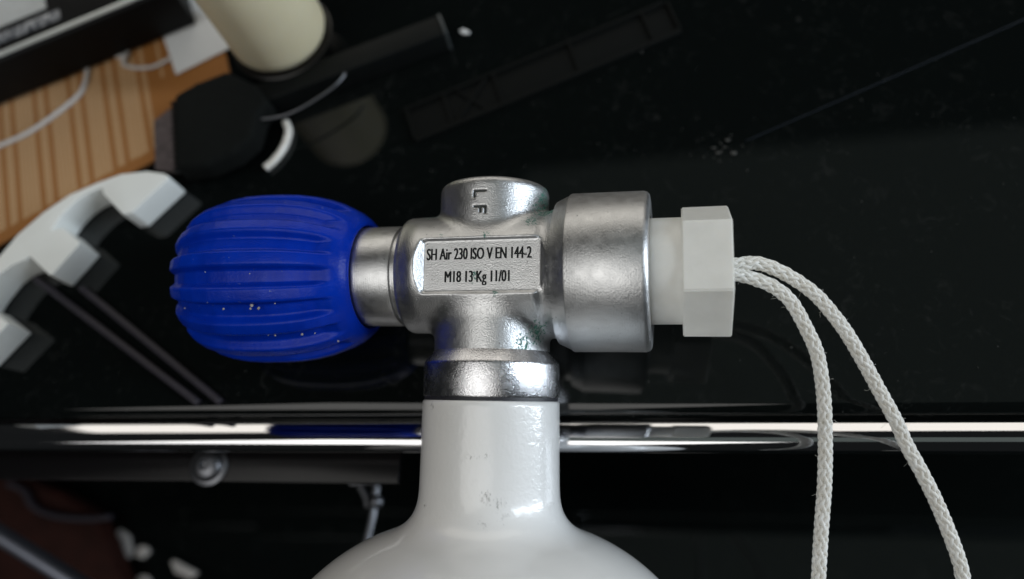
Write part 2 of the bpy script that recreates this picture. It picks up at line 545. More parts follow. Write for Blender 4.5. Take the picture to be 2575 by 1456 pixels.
# stem on the left with its groove
prof = [(-40, 0), (-40, 11.5), (-36, 12.75), (-24.4, 12.85), (-23.4, 12.6), (-23.2, 11.9), (-21.9, 11.9), (-21.7, 12.9), (-21, 13.3), (-18, 13.3), (-18, 0)]
lathe_part('valve_stem', prof, SATIN_STEM, 'X', 128)
# collar where the valve meets the cylinder neck
prof = [(-18.5, 0), (-18.5, 14.0), (-19.2, 14.1), (-22.0, 16.35), (-22.4, 16.6), (-22.8, 16.65), (-30.0, 16.65), (-30.4, 16.5), (-30.5, 16.2), (-30.5, 0)]
col_o = lathe_part('neck_collar', prof, BRIGHT, 'Y', 128)
col_o["label"] = "bright polished collar ring between valve and white neck"
prof = [(-30.4, 0), (-30.4, 16.3), (-31.3, 16.35), (-31.3, 0)]
lathe_part('seal_ring', prof, plain('seal_rubber', (0.02, 0.02, 0.025), 0.5), 'Y', 96)

# knob
def knob_prof():
    base = [(-82.6, 0.0), (-82.6, 11.0), (-82.1, 13.8), (-80.7, 16.3), (-78.2, 18.5), (-75.0, 20.2), (-71.0, 21.4), (-66.5, 22.1), (-62, 22.3), (-57, 22.25), (-52, 22.0),
            (-47, 21.3), (-43, 20.35), (-39.5, 19.1), (-36.6, 17.6), (-34.4, 16.0), (-33.2, 14.7), (-32.9, 13.9), (-33.1, 13.4), (-34.5, 13.2), (-38, 13.1)]
    B = np.array(base)
    L = np.concatenate([[0], np.cumsum(np.hypot(*np.diff(B, axis=0).T))])
    s = np.linspace(0, L[-1], 150)
    return list(zip(np.interp(s, L, B[:, 0]), np.interp(s, L, B[:, 1])))
NR = 15
def kr(i, th, a, r):
    u = ((th - math.radians(90) + math.radians(4.5)) / (2 * math.pi) * NR) % 1.0     # ridge centred towards the viewer
    d = abs(u - 0.5) * 2                                          # 1 at ridge centre, 0 in the groove
    d = 1 - d if False else d
    # ridge occupies d > 0.54
    e = min(1, max(0, (d - 0.34) / 0.34)); e = e * e * (3 - 2 * e)
    fade = min(1, max(0, (-34.6 - a) / 7.0)) * min(1, max(0, (r - 4.0) / 6.0))
    if a > -33.5 and r < 14.8: fade = 0
    fade = fade * fade * (3 - 2 * fade)
    return r - 2.2 * fade * (1 - e)
BL = Mat('blue_plastic', spec=0.2)
v = BL.mm()
sp = BL.ramp(BL.noise(v, 0.85, 2, 0.6), 0.71, 0.75)
zone = BL.ramp(BL.noise(v, 0.09, 2), 0.42, 0.6)
tone = BL.mix(BL.ramp(BL.noise(v, 0.12, 3), 0.3, 0.7), (0.0, 0.024, 0.36), (0.0, 0.034, 0.46))
BL.set('col', BL.mix(BL.math('MULTIPLY', BL.math('MULTIPLY', sp, zone), 0.6), tone, (0.30, 0.33, 0.45)))
BL.set('rough', BL.ramp(BL.noise(v, 0.7, 3), 0.3, 0.7, 0.26, 0.40))
BL.set('normal', BL.bump(BL.noise(v, 1.6, 3), 0.22, 0.0003))
BL.set('sss', 0.0)
kp = knob_prof()
vk, fk = lathe(kp, NR * 24, 'X', kr)
knob = mesh_obj('hand_knob', vk, fk, BL.m); knob.parent = root
fix_normals(knob)
knob.data.polygons.foreach_set('use_smooth', [True] * len(knob.data.polygons))
knob.data.set_sharp_from_angle(angle=math.radians(55))
knob["label"] = "ribbed dark blue plastic hand knob with dust in its grooves"
# grains of sand caught in the grooves
GR = plain('grain', (0.42, 0.38, 0.33), 0.7, 0.3, 3)
bm = bmesh.new()
def knob_r(a):
    A = [k[0] for k in kp[8:]]; R_ = [k[1] for k in kp[8:]]
    return float(np.interp(a, A, R_))
def add_grain(px, py, size):
    p = pxT(px, py, 18.0)
    for _ in range(6):
        y = p.y; R_ = knob_r(p.x) - 0.9
        z = math.sqrt(max(1, R_ * R_ - y * y)); p = pxT(px, py, z)
    mm_ = bmesh.ops.create_icosphere(bm, subdivisions=1, radius=size * 0.001)
    for vv in mm_['verts']:
        vv.co *= random.uniform(0.7, 1.2)
        vv.co += Vector((p.x, p.y, p.z)) * 0.001
for px, py, sz in [(562, 777, .36), (631, 758, .42), (633, 768, .5), (630, 776, .35), (650, 775, .42), (465, 775, .25), (691, 763, .2), (760, 841, .35), (692, 843, .28), (850, 858, .3),
                   (516, 684, .2), (563, 578, .22), (754, 584, .2), (675, 843, .2), (792, 838, .2), (628, 688, .15)]:
    add_grain(px, py, sz)
bm_obj('sand_grains', bm, GR, knob)
bpy.data.objects['sand_grains']["kind"] = "stuff"

# tank
WP = Mat('white_paint', coat=0.7, coat_rough=0.04, spec=0.5)
v = WP.mm()
big = WP.noise(v, 0.05, 3)
base = WP.mix(WP.ramp(big, 0.35, 0.65), (0.80, 0.795, 0.775), (0.84, 0.835, 0.82))
def tp(px, py, r):
    t = pxT(px, py, r)
    for _ in range(5):
        z = math.sqrt(max(0.1, r * r - t.x ** 2)); t = pxT(px, py, z)
    return tuple(t)
streak = WP.mm((1800, 700, 1000))
sn = WP.noise(streak, 1.0, 4, 0.7, 1.0)
scuffs = WP.vmax([WP.blob(v, tp(px, py, r), rr, 0.2) for px, py, r, rr in
                  [(1218, 1148, 17, 2.2), (1176, 1148, 17, 1.8), (1222, 1252, 17, 3.0), (1255, 1268, 17, 2.4), (1190, 1210, 17, 1.3), (1066, 1272, 17.5, 1.6), (1085, 1022, 16.8, 2.2), (1215, 1318, 19, 2.6),
                   (1265, 1300, 18, 2.4), (1558, 1400, 30, 1.6), (1390, 1262, 17, 1.2), (1105, 1300, 18, 1.0)]])
sm = WP.math('MULTIPLY', WP.ramp(WP.math('ADD', sn, WP.math('MULTIPLY', scuffs, 0.17)), 0.68, 0.78), WP.ramp(scuffs, 0.0, 0.2))
specks = WP.ramp(WP.noise(v, 0.8, 2, 0.5), 0.79, 0.81)
dirt = WP.math('MAXIMUM', WP.math('MULTIPLY', sm, 0.75), WP.math('MULTIPLY', specks, 0.5))
WP.set('col', WP.mix(dirt, base, (0.13, 0.12, 0.11)))
WP.set('rough', 0.32)
# orange peel: strong on the neck, fine on the shoulder
ypos = WP.n('ShaderNodeSeparateXYZ', {0: v}).outputs['Y']
neckm = WP.ramp(ypos, -64, -56, 0.25, 1.0)
peel = WP.math('MULTIPLY', WP.noise(v, 0.6, 4, 0.55, 0.6), neckm)
nrm = WP.bump(peel, 0.28, 0.0003)
nrm = WP.bump(WP.noise(v, 2.2, 2), 0.06, 0.0002, nrm)
WP.set('normal', nrm)
WP.t.links.new(nrm, WP.b.inputs['Coat Normal'])
tp_ = [(-31.25, 0), (-31.25, 16.1), (-31.4, 16.5), (-31.8, 16.75), (-36, 16.8), (-45, 16.85), (-52, 16.95), (-55, 17.2), (-57.5, 17.9), (-59.5, 19.1), (-61.2, 20.9), (-62.6, 23.4),
       (-64, 27.0), (-66.0, 31.2), (-68.7, 35.6), (-72, 39.8), (-76, 43.8), (-81, 47.7), (-87, 51), (-94, 53.4), (-102, 54.7), (-112, 55), (-330, 55), (-341, 54), (-350, 50), (-356, 43), (-360, 30), (-361, 0)]
Bp = np.array(tp_[3:22]); sarc = np.concatenate([[0], np.cumsum(np.hypot(*np.diff(Bp, axis=0).T))])
sm_, _L = smooth_curve([(a, b, 0) for a, b in tp_[3:22]], 110)
tprof = tp_[:3] + [(a, b) for a, b, _ in sm_] + tp_[22:]
shell = lathe_part('tank_shell', tprof, WP.m, 'Y', 160, auto=60)
shell["label"] = "glossy white painted tank neck and shoulder with grey scuffs"

# ================================================================== DUST CAP AND CORD
PLA = Mat('cap_plastic', sss=0.25, rough=0.5)
PLA.set('sss_r', (1.0, 0.9, 0.75)); PLA.set('sss_s', 0.002)
v = PLA.mm()
lay = PLA.n('ShaderNodeTexWave', {'Vector': v, 'Scale': 1.25, 'Distortion': 0.3, 'Detail': 1.0}, wave_type='BANDS', bands_direction='X').outputs['Fac']
PLA.set('col', PLA.mix(PLA.ramp(PLA.noise(v, 0.2, 3), 0.3, 0.7), (0.79, 0.785, 0.74), (0.85, 0.845, 0.80)))
PLA.set('normal', PLA.bump(PLA.noise(v, 1.5, 2), 0.1, 0.0002, PLA.bump(lay, 0.18, 0.00006)))
cap = empty('dust_cap', TM @ Matrix.Translation((0.039, 0, 0)))
tag(cap, "off-white plastic hexagonal dust cap plugged into the valve outlet", "dust cap")
capin = Matrix.Translation((-0.039, 0, 0))
prof = [(34, 0), (34, 12.2), (35, 12.75), (47.0, 12.75), (47.0, 0)]
sh = lathe_part('cap_shank', prof, PLA.m, 'X', 96, parent=cap); sh.matrix_local = capin
bm = bmesh.new()
hexv = []
for s, rad in ((46.2, 15.95), (57.2, 16.0)):
    for k in range(6):
        a = math.radians(35 + 60 * k)
        hexv.append(bm.verts.new((s * .001, rad * math.sin(a) * .001, rad * math.cos(a) * .001)))
for k in range(6):
    bm.faces.new((hexv[k], hexv[(k + 1) % 6], hexv[6 + (k + 1) % 6], hexv[6 + k]))
bm.faces.new(hexv[:6]); bm.faces.new(hexv[6:])
bmesh.ops.bevel(bm, geom=list(bm.edges), offset=0.00028, segments=2, affect='EDGES')
hx = bm_obj('hexagon_head', bm, PLA.m, cap, smooth=True, auto=40); hx.matrix_local = capin

# braided cord
CORD = Mat('cord_fibre', rough=0.55, sheen=0.3, sss=0.1)
CORD.set('sss_r', (1, 0.9, 0.8)); CORD.set('sss_s', 0.001)
v = CORD.mm()
CORD.set('col', CORD.mix(CORD.ramp(CORD.noise(v, 0.35, 4, 0.7), 0.35, 0.7), (0.70, 0.67, 0.60), (0.86, 0.85, 0.81)))
CORD.set('normal', CORD.bump(CORD.noise(v, 3.0, 2), 0.3, 0.0002))
def view_pt(px, py, z):
    k = (D - z) / D
    return V2W(((px - 1287.5) * .1 * k, (728 - py) * .1 * k, z))
cord = empty('braided_cord', Matrix.Translation(view_pt(1853, 678, 10)))
tag(cord, "white braided cord with two strands leaving the cap and curving downward", "cord")
cinv = cord.matrix_world.inverted()
A_ = [(1800, 668), (1854, 665), (1895.5, 661), (1936.5, 671), (1991, 698), (2046, 737), (2087, 781.5), (2128, 836), (2169, 905), (2210, 980), (2251, 1055), (2279, 1117), (2320, 1192), (2354, 1261), (2388, 1343), (2412, 1411), (2422, 1456), (2432, 1530), (2436, 1640)]
B_ = [(1800, 686), (1854, 690), (1902, 703), (1950, 724), (1991, 761), (2025.5, 822.5), (2053, 884), (2066.5, 952.6), (2073, 1021), (2075, 1089.5), (2075, 1158), (2073, 1226), (2068, 1295), (2063, 1370), (2058, 1456), (2052, 1530), (2050, 1640)]
HAIR = []
def braid(pts, z0, zmid, name):
    n = len(pts)
    P3 = []
    for i, (px, py) in enumerate(pts):
        u = i / (n - 1)
        z = z0 + (zmid - z0) * math.sin(min(1, u * 1.6) * math.pi / 2)
        P3.append(view_pt(px, py, z))
    C, L = smooth_curve(P3, 520)
    T, N, B = frames(C)
    nst = 12; pitch = 0.021; r0 = 0.00114; am = 0.00016; rs = 0.00049
    s = np.linspace(0, L, len(C))
    Vs, Fs, off = [], [], 0
    for k in range(nst):
        sg = 1 if k % 2 == 0 else -1
        ph0 = 2 * math.pi * (k // 2) / (nst / 2)
        ph = ph0 + sg * 2 * math.pi * s / pitch
        rr = r0 + sg * am * np.cos(nst / 2 * (2 * math.pi * s / pitch) + (math.pi / 4 if False else 0) + ph0 * 0) * np.where(True, 1, 1)
        Q = C + rr[:, None] * (np.cos(ph)[:, None] * N + np.sin(ph)[:, None] * B)
        V, F = tube(Q, rs, 7)
        # flatten strands against the cord
        Vs.append(V); Fs += [tuple(i + off for i in f) for f in F]; off += len(V)
    V, F = tube(C, r0 * 0.95, 12)
    Vs.append(V); Fs += [tuple(i + off for i in f) for f in F]
    V = np.concatenate(Vs)
    V = (np.c_[V, np.ones(len(V))] @ np.array(cinv).T)[:, :3]
    o = mesh_obj(name, V, Fs, CORD.m, mm=False); o.parent = cord
    for _ in range(22):
        i = random.randrange(30, len(C) - 30)
        a = random.uniform(0, 2 * math.pi)
        d = np.cos(a) * N[i] + np.sin(a) * B[i]
        p = C[i] + d * 0.0016
        ln = random.uniform(0.0005, 0.0018)
        d2 = d + random.uniform(-0.9, 0.9) * T[i] ; d3 = d2 + 0.8 * np.array([random.uniform(-1, 1) for _ in range(3)])
        HAIR.append(np.array([p, p + d * ln * .4, p + (d + d2) * .5 * ln * .7, p + (d + d2 + d3) / 3 * ln]))
    return o
braid(A_, 10.5, 8.0, 'cord_strand')
braid(B_, 10.2, 8.5, 'cord_strand')
Vs, Fs, off = [], [], 0
for h in HAIR:
    V, F = tube(h, 0.000028, 4); Vs.append(V); Fs += [tuple(i + off for i in f) for f in F]; off += len(V)
V = np.concatenate(Vs); V = (np.c_[V, np.ones(len(V))] @ np.array(cinv).T)[:, :3]
fz = mesh_obj('stray_fibres', V, Fs, CORD.m, mm=False); fz.parent = cord; fz["kind"] = "stuff"

# ================================================================== THINGS ON THE DESK
GM = Mat('grey_metal', col=(0.17, 0.175, 0.19), metal=0.9, rough=0.4).m
# --- woven placemat
MATH = 1.2
ll, lr = XY(-160, 700, MATH), XY(600, 286, MATH)
e1 = Vector((lr[0] - ll[0], lr[1] - ll[1])); 
sa, sb = XY(262, 160, MATH), XY(300, 430, MATH)
e2 = Vector((sa[0] - sb[0], sa[1] - sb[1])).normalized()
wid = e1.length; e1n = e1 / wid; hgt = 0.22
PM = Mat('woven_mat', rough=0.75, sheen=0.2)
uvn = PM.n('ShaderNodeUVMap', uv_map='UVMap').outputs[0]
sep = PM.n('ShaderNodeSeparateXYZ', {0: uvn})
u_, v_ = sep.outputs['X'], sep.outputs['Y']
per = 13.0                               # mm per stripe group
# distance measured from the right border, mm
ph = PM.math('DIVIDE', PM.math('MODULO', u_, per), per)
def band(a, b):
    return PM.math('MULTIPLY', PM.ramp(ph, a - 0.012, a + 0.012), PM.ramp(ph, b - 0.012, b + 0.012, 1, 0))
line = PM.math('MAXIMUM', band(0.02, 0.15), band(0.37, 0.50))
solid = PM.ramp(u_, 29.0, 29.4, 1, 0)
hem = PM.ramp(v_, 4.0, 4.6, 1, 0)
orange = PM.math('MAXIMUM', PM.math('MAXIMUM', line, solid), hem)
dash = PM.math('MULTIPLY', PM.ramp(PM.math('ABSOLUTE', PM.math('SUBTRACT', PM.math('MODULO', PM.math('ADD', u_, 1.0), 7.0), 3.5)), 0.45, 0.6, 1, 0), solid)
dash = PM.math('MULTIPLY', dash, PM.ramp(v_, 30, 31))
orange = PM.math('SUBTRACT', orange, dash)
wvec = PM.n('ShaderNodeMapping', {'Vector': uvn, 'Rotation': (0, 0, math.radians(14))}).outputs[0]
wv1 = PM.n('ShaderNodeTexWave', {'Vector': wvec, 'Scale': 0.25, 'Distortion': 0.4}, wave_type='BANDS', bands_direction='Y').outputs['Fac']
wv2 = PM.n('ShaderNodeTexWave', {'Vector': uvn, 'Scale': 0.22, 'Distortion': 0.4}, wave_type='BANDS', bands_direction='X').outputs['Fac']
weave = PM.math('MULTIPLY', wv1, PM.math('ADD', 0.5, PM.math('MULTIPLY', wv2, 0.5)))
pale = PM.mix(PM.ramp(weave, 0.15, 0.7), (0.36, 0.16, 0.045), (0.60, 0.42, 0.23))
org = PM.mix(PM.noise(uvn, 0.8, 3), (0.27, 0.092, 0.008), (0.34, 0.135, 0.018))
PM.set('col', PM.mix(orange, pale, org))
PM.set('normal', PM.bump(weave, 0.5, 0.0003))
me = bpy.data.meshes.new('placemat')
bm = bmesh.new(); uvl = bm.loops.layers.uv.new('UVMap')
NU, NV = 40, 30
g = [[None] * (NV + 1) for _ in range(NU + 1)]
cxy = Vector(ll) + e1 * 0.5 + e2 * hgt * 0.5
for i in range(NU + 1):
    for j in range(NV + 1):
        q = Vector(ll) + e1 * (i / NU) + e2 * (hgt * j / NV) - cxy
        g[i][j] = bm.verts.new((q.x, q.y, 0.00012 * math.sin(i * 1.3) * math.cos(j * 0.9)))
for i in range(NU):
    for j in range(NV):
        f = bm.faces.new((g[i][j], g[i + 1][j], g[i + 1][j + 1], g[i][j + 1]))
        for lp, (a, b) in zip(f.loops, ((i, j), (i + 1, j), (i + 1, j + 1), (i, j + 1))):
            lp[uvl].uv = ((1 - a / NU) * wid * 1000, b / NV * hgt * 1000)
ext = bmesh.ops.extrude_face_region(bm, geom=list(bm.faces))
bmesh.ops.translate(bm, vec=(0, 0, -0.0009), verts=[e for e in ext['geom'] if isinstance(e, bmesh.types.BMVert)])
mat_o = bm_obj('placemat', bm, PM.m, None, Matrix.Translation((cxy.x, cxy.y, DESK_Z + MATH * .001)), smooth=True)
tag(mat_o, "orange and beige striped woven placemat at the upper left of the desk", "placemat")

# --- dark box device
DARK = plain('dark_plastic', (0.006, 0.0065, 0.007), 0.5, 0.15, 0.2, 0.1, 1.5, spec=0.15)
SILV = Mat('silver_trim', col=(0.62, 0.66, 0.66), metal=0.6, rough=0.35).m
a0 = Vector(on_plane(0, 268, 2.0).xy); a1 = Vector(on_plane(497, 62, 2.0).xy)
dx = (a1 - a0).normalized(); dy = Vector((-dx.y, dx.x))
if dy.y < 0: dy = -dy
boxrot = Matrix(((dx.x, dy.x, 0, a1.x), (dx.y, dy.y, 0, a1.y), (0, 0, 1, DESK_Z), (0, 0, 0, 1)))
HB = 19.0
box = empty('dark_box', boxrot)
tag(box, "dark plastic box with a silver edge strip standing on the placemat", "box")
def bpart(name, x0, x1, y0, y1, z0, z1, mat, bev, parent=box):
    o = local_box(name, x0 * .001, x1 * .001, y0 * .001, y1 * .001, z0 * .001, z1 * .001, mat, bev)
    mw = boxrot @ o.matrix_world
    o.parent = parent; o.matrix_world = mw
    return o
bpart('housing', -200, 0, 0, 90, 2.2, HB, DARK, 1.2)
bpart('edge_strip', -199, -8, 1.4, 3.4, HB - 0.2, HB + 0.5, SILV, 0.2)
LB = Mat('label_silver', rough=0.4, metal=0.3)
v = LB.mm()
wv = LB.noise(LB.mm((900, 300, 1000)), 0.9, 4, 0.7)
LB.set('col', LB.mix(LB.ramp(wv, 0.42, 0.6), (0.06, 0.07, 0.09), (0.42, 0.44, 0.47)))
bpart('label_band', -199, -38, 7.0, 11.5, HB - 0.1, HB + 0.25, LB.m, 0.05)
bpart('top_plate', -199, -42, 14, 60, HB - 0.1, HB + 0.5, plain('pale_plate', (0.55, 0.57, 0.57), 0.45, 0.08, 0.1), 0.2)

# --- white card
PAPER = plain('paper', (0.74, 0.76, 0.77), 0.6, 0.03, 0.1, 0.1, 0.4)
card = prism('paper_card', [XY(411, 92, 1.6), XY(443, 188, 1.6), XY(596, 112, 1.6), XY(560, -40, 1.6), XY(470, -40, 1.6)], 1.45, 1.85, PAPER, 0.08)
tag(card, "plain white card lying on the placemat beside the beige candle", "card")

# --- white cable and string on the mat
CABLE = plain('white_cable', (0.60, 0.59, 0.58), 0.5, 0.05, 0.5)
def lying(name, pts, h, r, mat, n=80, sides=12):
    P3 = [on_plane(px, py, h if not isinstance(h, (list, tuple)) else h[i]) for i, (px, py) in enumerate(pts)]
    C, L = smooth_curve(P3, n)
    c0 = C.mean(0)
    V, F = tube(C - c0, r * 0.001, sides)
    return mesh_obj(name, V, F, mat, mm=False, matrix=Matrix.Translation(c0))
c1 = lying('white_cable', [(-40, 385), (0, 366), (67, 336), (134, 292), (195, 242), (214, 208), (221, 172), (222, 130)], 2.0, 0.8, CABLE)
tag(c1, "thin white cable curving across the striped placemat from under the dark box", "cable")
c2 = lying('white_string', [(262, 122), (275, 134), (300, 143), (318, 138), (324, 128), (314, 145), (310, 160), (325, 168), (350, 171), (385, 168), (416, 154), (430, 146)], [2.0] * 5 + [3.0] + [2.0] * 6, 0.65, CABLE)
tag(c2, "short curled white string between the dark box and white card", "string")

# --- white printed clip with three jaws
WPLA = plain('white_clip_plastic', (0.86, 0.88, 0.85), 0.45, 0.02, 0.1, 0.15, 0.8)
H = 10.0
top = [(-110, 760), (-55, 695), (0, 641), (43, 590), (109, 533), (174, 489), (243, 459), (304, 437), (369, 430), (412, 436), (424, 443)]
bot = [(467, 487), (378, 570), (356, 574), (306, 522), (308, 511), (294, 512), (268, 523), (243, 540), (222, 560), (205, 580), (192, 600), (182, 613),
       (213, 606), (254, 644), (187, 720), (178, 720), (130, 674), (122, 683), (90, 696), (62, 716), (38, 745), (20, 770), (9, 789), (2, 806), (30, 797), (82, 839), (0, 924), (-60, 880), (-90, 850)]
pts = [XY(a, b, H) for a, b in top] + [XY(a, b, 0) for a, b in bot]
clip = prism('plastic_clip', pts, 0.3, H, WPLA, 0.7, segs=3)
tag(clip, "thick white plastic clip with three jaws lying left of the blue knob", "clip")

# --- twin dark rods added for an overhead reflection in the glass
DC = plain('dark_reflection_and_lead', (0.022, 0.019, 0.028), 0.6, 0.1, 0.4)
tc = empty('twin_reflection', Matrix.Translation(on_plane(340, 880, 0)))
tag(tc, "overhead reflection crossing the glass below the white clip, built as two dark rods", "cable")
for pts_ in ([(90, 700), (130, 731), (300, 862), (500, 1014)], [(205, 725), (235, 749), (400, 884), (556, 1012)]):
    o = lying('reflected_line', pts_, 1.2, 1.15, DC, 40)
    mw = o.matrix_world.copy(); o.parent = tc; o.matrix_world = mw

# --- grey felt pad
felt = prism('felt_pad', [XY(388, 306, 2.5), XY(408, 290, 2.5), XY(436, 268, 2.5), XY(560, 300, 2.5), XY(560, 420, 2.5), XY(445, 434, 2.5), XY(392, 428, 2.5)], 1.6, 3.0,
             plain('felt', (0.10, 0.082, 0.085), 0.95, 0.35, 0.5, 0.5, 1.2), 0.3)
tag(felt, "small brownish grey felt pad sticking out from under the black pouch", "felt pad")

# --- black pouch
POUCH = plain('pouch_cloth', (0.0045, 0.0055, 0.005), 0.9, 0.2, 0.4, 0.3, 1.0, spec=0.15)
pouch = empty('black_pouch', Matrix.Translation(on_plane(560, 330, 3)))
tag(pouch, "matt black pouch with toothed left edge lying below the beige candle", "pouch")
pp = prism('pouch_body', [XY(443, 246, 10), XY(500, 214, 10), XY(576, 184, 10), XY(650, 220, 10), XY(690, 272, 8), XY(664, 300, 8), XY(655, 370, 6), XY(610, 408, 6), XY(540, 440, 6), XY(452, 440, 8)], 3.2, 12, POUCH, 2.2, segs=3)
mw = pp.matrix_world.copy(); pp.parent = pouch; pp.matrix_world = mw
for k in range(12):
    u = k / 11
    p = on_plane(441 + 8 * u, 262 + 165 * u, 9.5)
    o = local_box('tooth', p.x - .0012, p.x + .0006, p.y - .0006, p.y + .0006, p.z - .001, p.z + .001, DARK, 0.2)
    mw = o.matrix_world.copy(); o.parent = pouch; o.matrix_world = mw

# --- long black bar
b0 = Vector(on_plane(600, 256, 8).xy); b1 = Vector(on_plane(1108, 64, 8).xy)
dx = (b1 - b0).normalized(); dy = Vector((-dx.y, dx.x)); dy = dy if dy.y > 0 else -dy
barm = Matrix(((dx.x, dy.x, 0, b1.x), (dx.y, dy.y, 0, b1.y), (0, 0, 1, DESK_Z), (0, 0, 0, 1)))
Lb = (b1 - b0).length
BARM = plain('bar_plastic', (0.0032, 0.0042, 0.004), 0.6, 0.2, 0.2, spec=0.15)
bar = empty('black_bar', barm)
tag(bar, "long black plastic bar lying across the glass right of the candle", "bar")
def barpart(name, x0, x1, y0, y1, z0, z1, mat, bev):
    o = local_box(name, x0, x1, y0, y1, z0, z1, mat, bev); mw = barm @ o.matrix_world; o.parent = bar; o.matrix_world = mw; return o
barpart('bar_body', -Lb, 0, -0.004, 0.004, 0.0002, 0.0085, BARM, 0.5)
barpart('end_cap', 0.0001, 0.0011, -0.0041, 0.0041, 0.0001, 0.0088, plain('end_grey', (0.05, 0.058, 0.06), 0.4), 0.3)

# --- candle on its dish
cc = on_plane(706, 88, 9.5)
dish = empty('candle_dish', Matrix.Translation((cc.x, cc.y, DESK_Z)))
tag(dish, "round glossy black dish holding the beige candle", "dish")
DISH = Mat('dish_black', col=(0.012, 0.011, 0.010), rough=0.3, spec=0.3).m
def zl(name, prof, mat, parent, n=96, auto=40):
    o = lathe_part(name, prof, mat, 'Z', n, parent, auto); return o
zl('dish_plate', [(8.9, 0), (8.9, 14), (9.0, 16.2), (9.2, 16.6), (8.9, 17.2), (7.8, 16.6), (6.5, 15), (0.6, 13), (0.3, 0)], DISH, dish)
CW = Mat('candle_wax', sss=0.3, rough=0.45); CW.set('sss_r', (1, .85, .5)); CW.set('sss_s', 0.004)
v = CW.mm(); CW.set('col', CW.mix(CW.noise(v, 0.08, 2), (0.68, 0.60, 0.40), (0.74, 0.67, 0.47)))
candle = zl('beige_candle', [(9.3, 0), (9.3, 13.5), (10.3, 15.2), (12, 15.9), (14, 16), (58, 16), (60, 15.2), (61, 13.5), (61, 2), (60.5, 0)], CW.m, None)
candle.matrix_world = Matrix.Translation((cc.x, cc.y, DESK_Z))
wick = tube(np.array([(0, 0, .0600), (0.0003, 0, .0640), (0.0012, 0, .0675)]), 0.0007, 8)
wk = mesh_obj('wick', wick[0], wick[1], DC, mm=False); wk.parent = candle
tag(candle, "smooth beige pillar candle standing at the top left", "candle")

wire = lying('bent_wire', [(640, 298), (669, 298.5), (713, 290.6), (757.6, 271.6), (805, 243), (839.7, 218), (857, 200.6), (868, 184)], 9.5, 0.4, GM, 60, 10)
tag(wire, "thin silver wire bent in an arc between the candle dish and the white cord offcut", "wire")
# --- cut cord end and crumb
cutc = lying('cord_offcut', [(719, 307), (726, 332), (714, 370), (690, 403), (667, 423)], 1.5, 1.25, CORD.m, 40)
tag(cutc, "short curved offcut of thick white cord lying by the black pouch", "cord offcut")
crumb = prism('paper_flake', [XY(1155, 78, .5), XY(1166, 73, .5), XY(1181, 80, .5), XY(1178, 86, .5), XY(1163, 85, .5)], 0.2, 0.8, PAPER, 0.1)
tag(crumb, "tiny white flake lying alone on the glass near the bar", "flake")

# --- a sprinkle of dust crumbs on the glass
bm = bmesh.new()
spots_ = [(1795, 372), (1812, 360), (1830, 352), (1838, 340), (1806, 384), (1770, 395), (1845, 385), (1822, 370)] + \
         [(random.gauss(1815, 45), random.gauss(370, 22)) for _ in range(14)] + [(random.uniform(1400, 2560), random.uniform(40, 980)) for _ in range(60)]
pd = on_plane(1815, 370, 0.3)
for k_, (a_, b_) in enumerate(spots_):
    p_ = on_plane(a_, b_, 0.25)
    big_ = random.uniform(0.00025, 0.0005) if k_ < 8 else (random.uniform(0.0001, 0.0002) if k_ < 22 else random.uniform(0.00006, 0.00015))
    g_ = bmesh.ops.create_icosphere(bm, subdivisions=1, radius=big_)
    sx_, sy_ = random.uniform(0.5, 2.4), random.uniform(0.5, 1.6)
    for vv in g_['verts']:
        vv.co = Vector((vv.co.x * sx_, vv.co.y * sy_, vv.co.z * 0.4)) + (p_ - pd)
dc_ = bm_obj('dust_crumbs', bm, plain('crumb', (0.06, 0.06, 0.056), 0.8), None, Matrix.Translation(pd))
tag(dc_, "tiny pale dust crumbs scattered over the right side of the black glass", "dust", kind="stuff")

# --- reflection of an unseen ribbed lattice, built as a strip on the glass
LAT = plain('reflection_green', (0.0010, 0.0018, 0.0016), 0.8, 0.15, 0.1, spec=0.15)
LATB = plain('reflection_rim', (0.0019, 0.0027, 0.0024), 0.8, 0.15, 0.1, spec=0.15)
t0 = Vector(on_plane(1030, 315, 1).xy); t1 = Vector(on_plane(1690, 42, 1).xy)
dx = (t1 - t0).normalized(); dy = Vector((-dx.y, dx.x)); dy = dy if dy.y > 0 else -dy
lm = Matrix(((dx.x, dy.x, 0, t0.x), (dx.y, dy.y, 0, t0.y), (0, 0, 1, DESK_Z), (0, 0, 0, 1)))
lat = empty('lattice_reflection', lm)
tag(lat, "reflection of an unseen ribbed lattice, built as a faint dark green strip on the black glass", "strip")
Ls = (t1 - t0).length; hw = 0.0062
def latpart(name, x0, y0, x1, y1, w_, z0, z1, mat):
    d = Vector((x1 - x0, y1 - y0)); L = d.length; a = math.atan2(d.y, d.x)
    o = local_box(name, -L / 2, L / 2, -w_ / 2, w_ / 2, z0, z1, mat, 0.1)
    mw = lm @ Matrix.Translation(((x0 + x1) / 2, (y0 + y1) / 2, 0)) @ Matrix.Rotation(a, 4, 'Z') @ o.matrix_world
    o.parent = lat; o.matrix_world = mw
latpart('reflected_strip_floor', 0, 0, Ls, 0, 2 * hw, 0.0002, 0.0006, LAT)
latpart('reflected_side_rib', 0, -hw, Ls, -hw, 0.0013, 0.0002, 0.0016, LATB)
latpart('reflected_side_rib', 0, hw, Ls, hw, 0.0009, 0.0002, 0.0016, LATB)
for u in (0.0, 0.14, 0.33, 0.62, 0.9, 1.0):
    latpart('reflected_cross_rib', u * Ls, -hw + .0006, u * Ls + 0.001, hw - .0004, 0.0009, 0.0002, 0.0015, LATB)
latpart('reflected_diagonal_rib', 0.16 * Ls, -hw + .0008, 0.31 * Ls, hw - .0008, 0.0008, 0.0002, 0.0014, LATB)
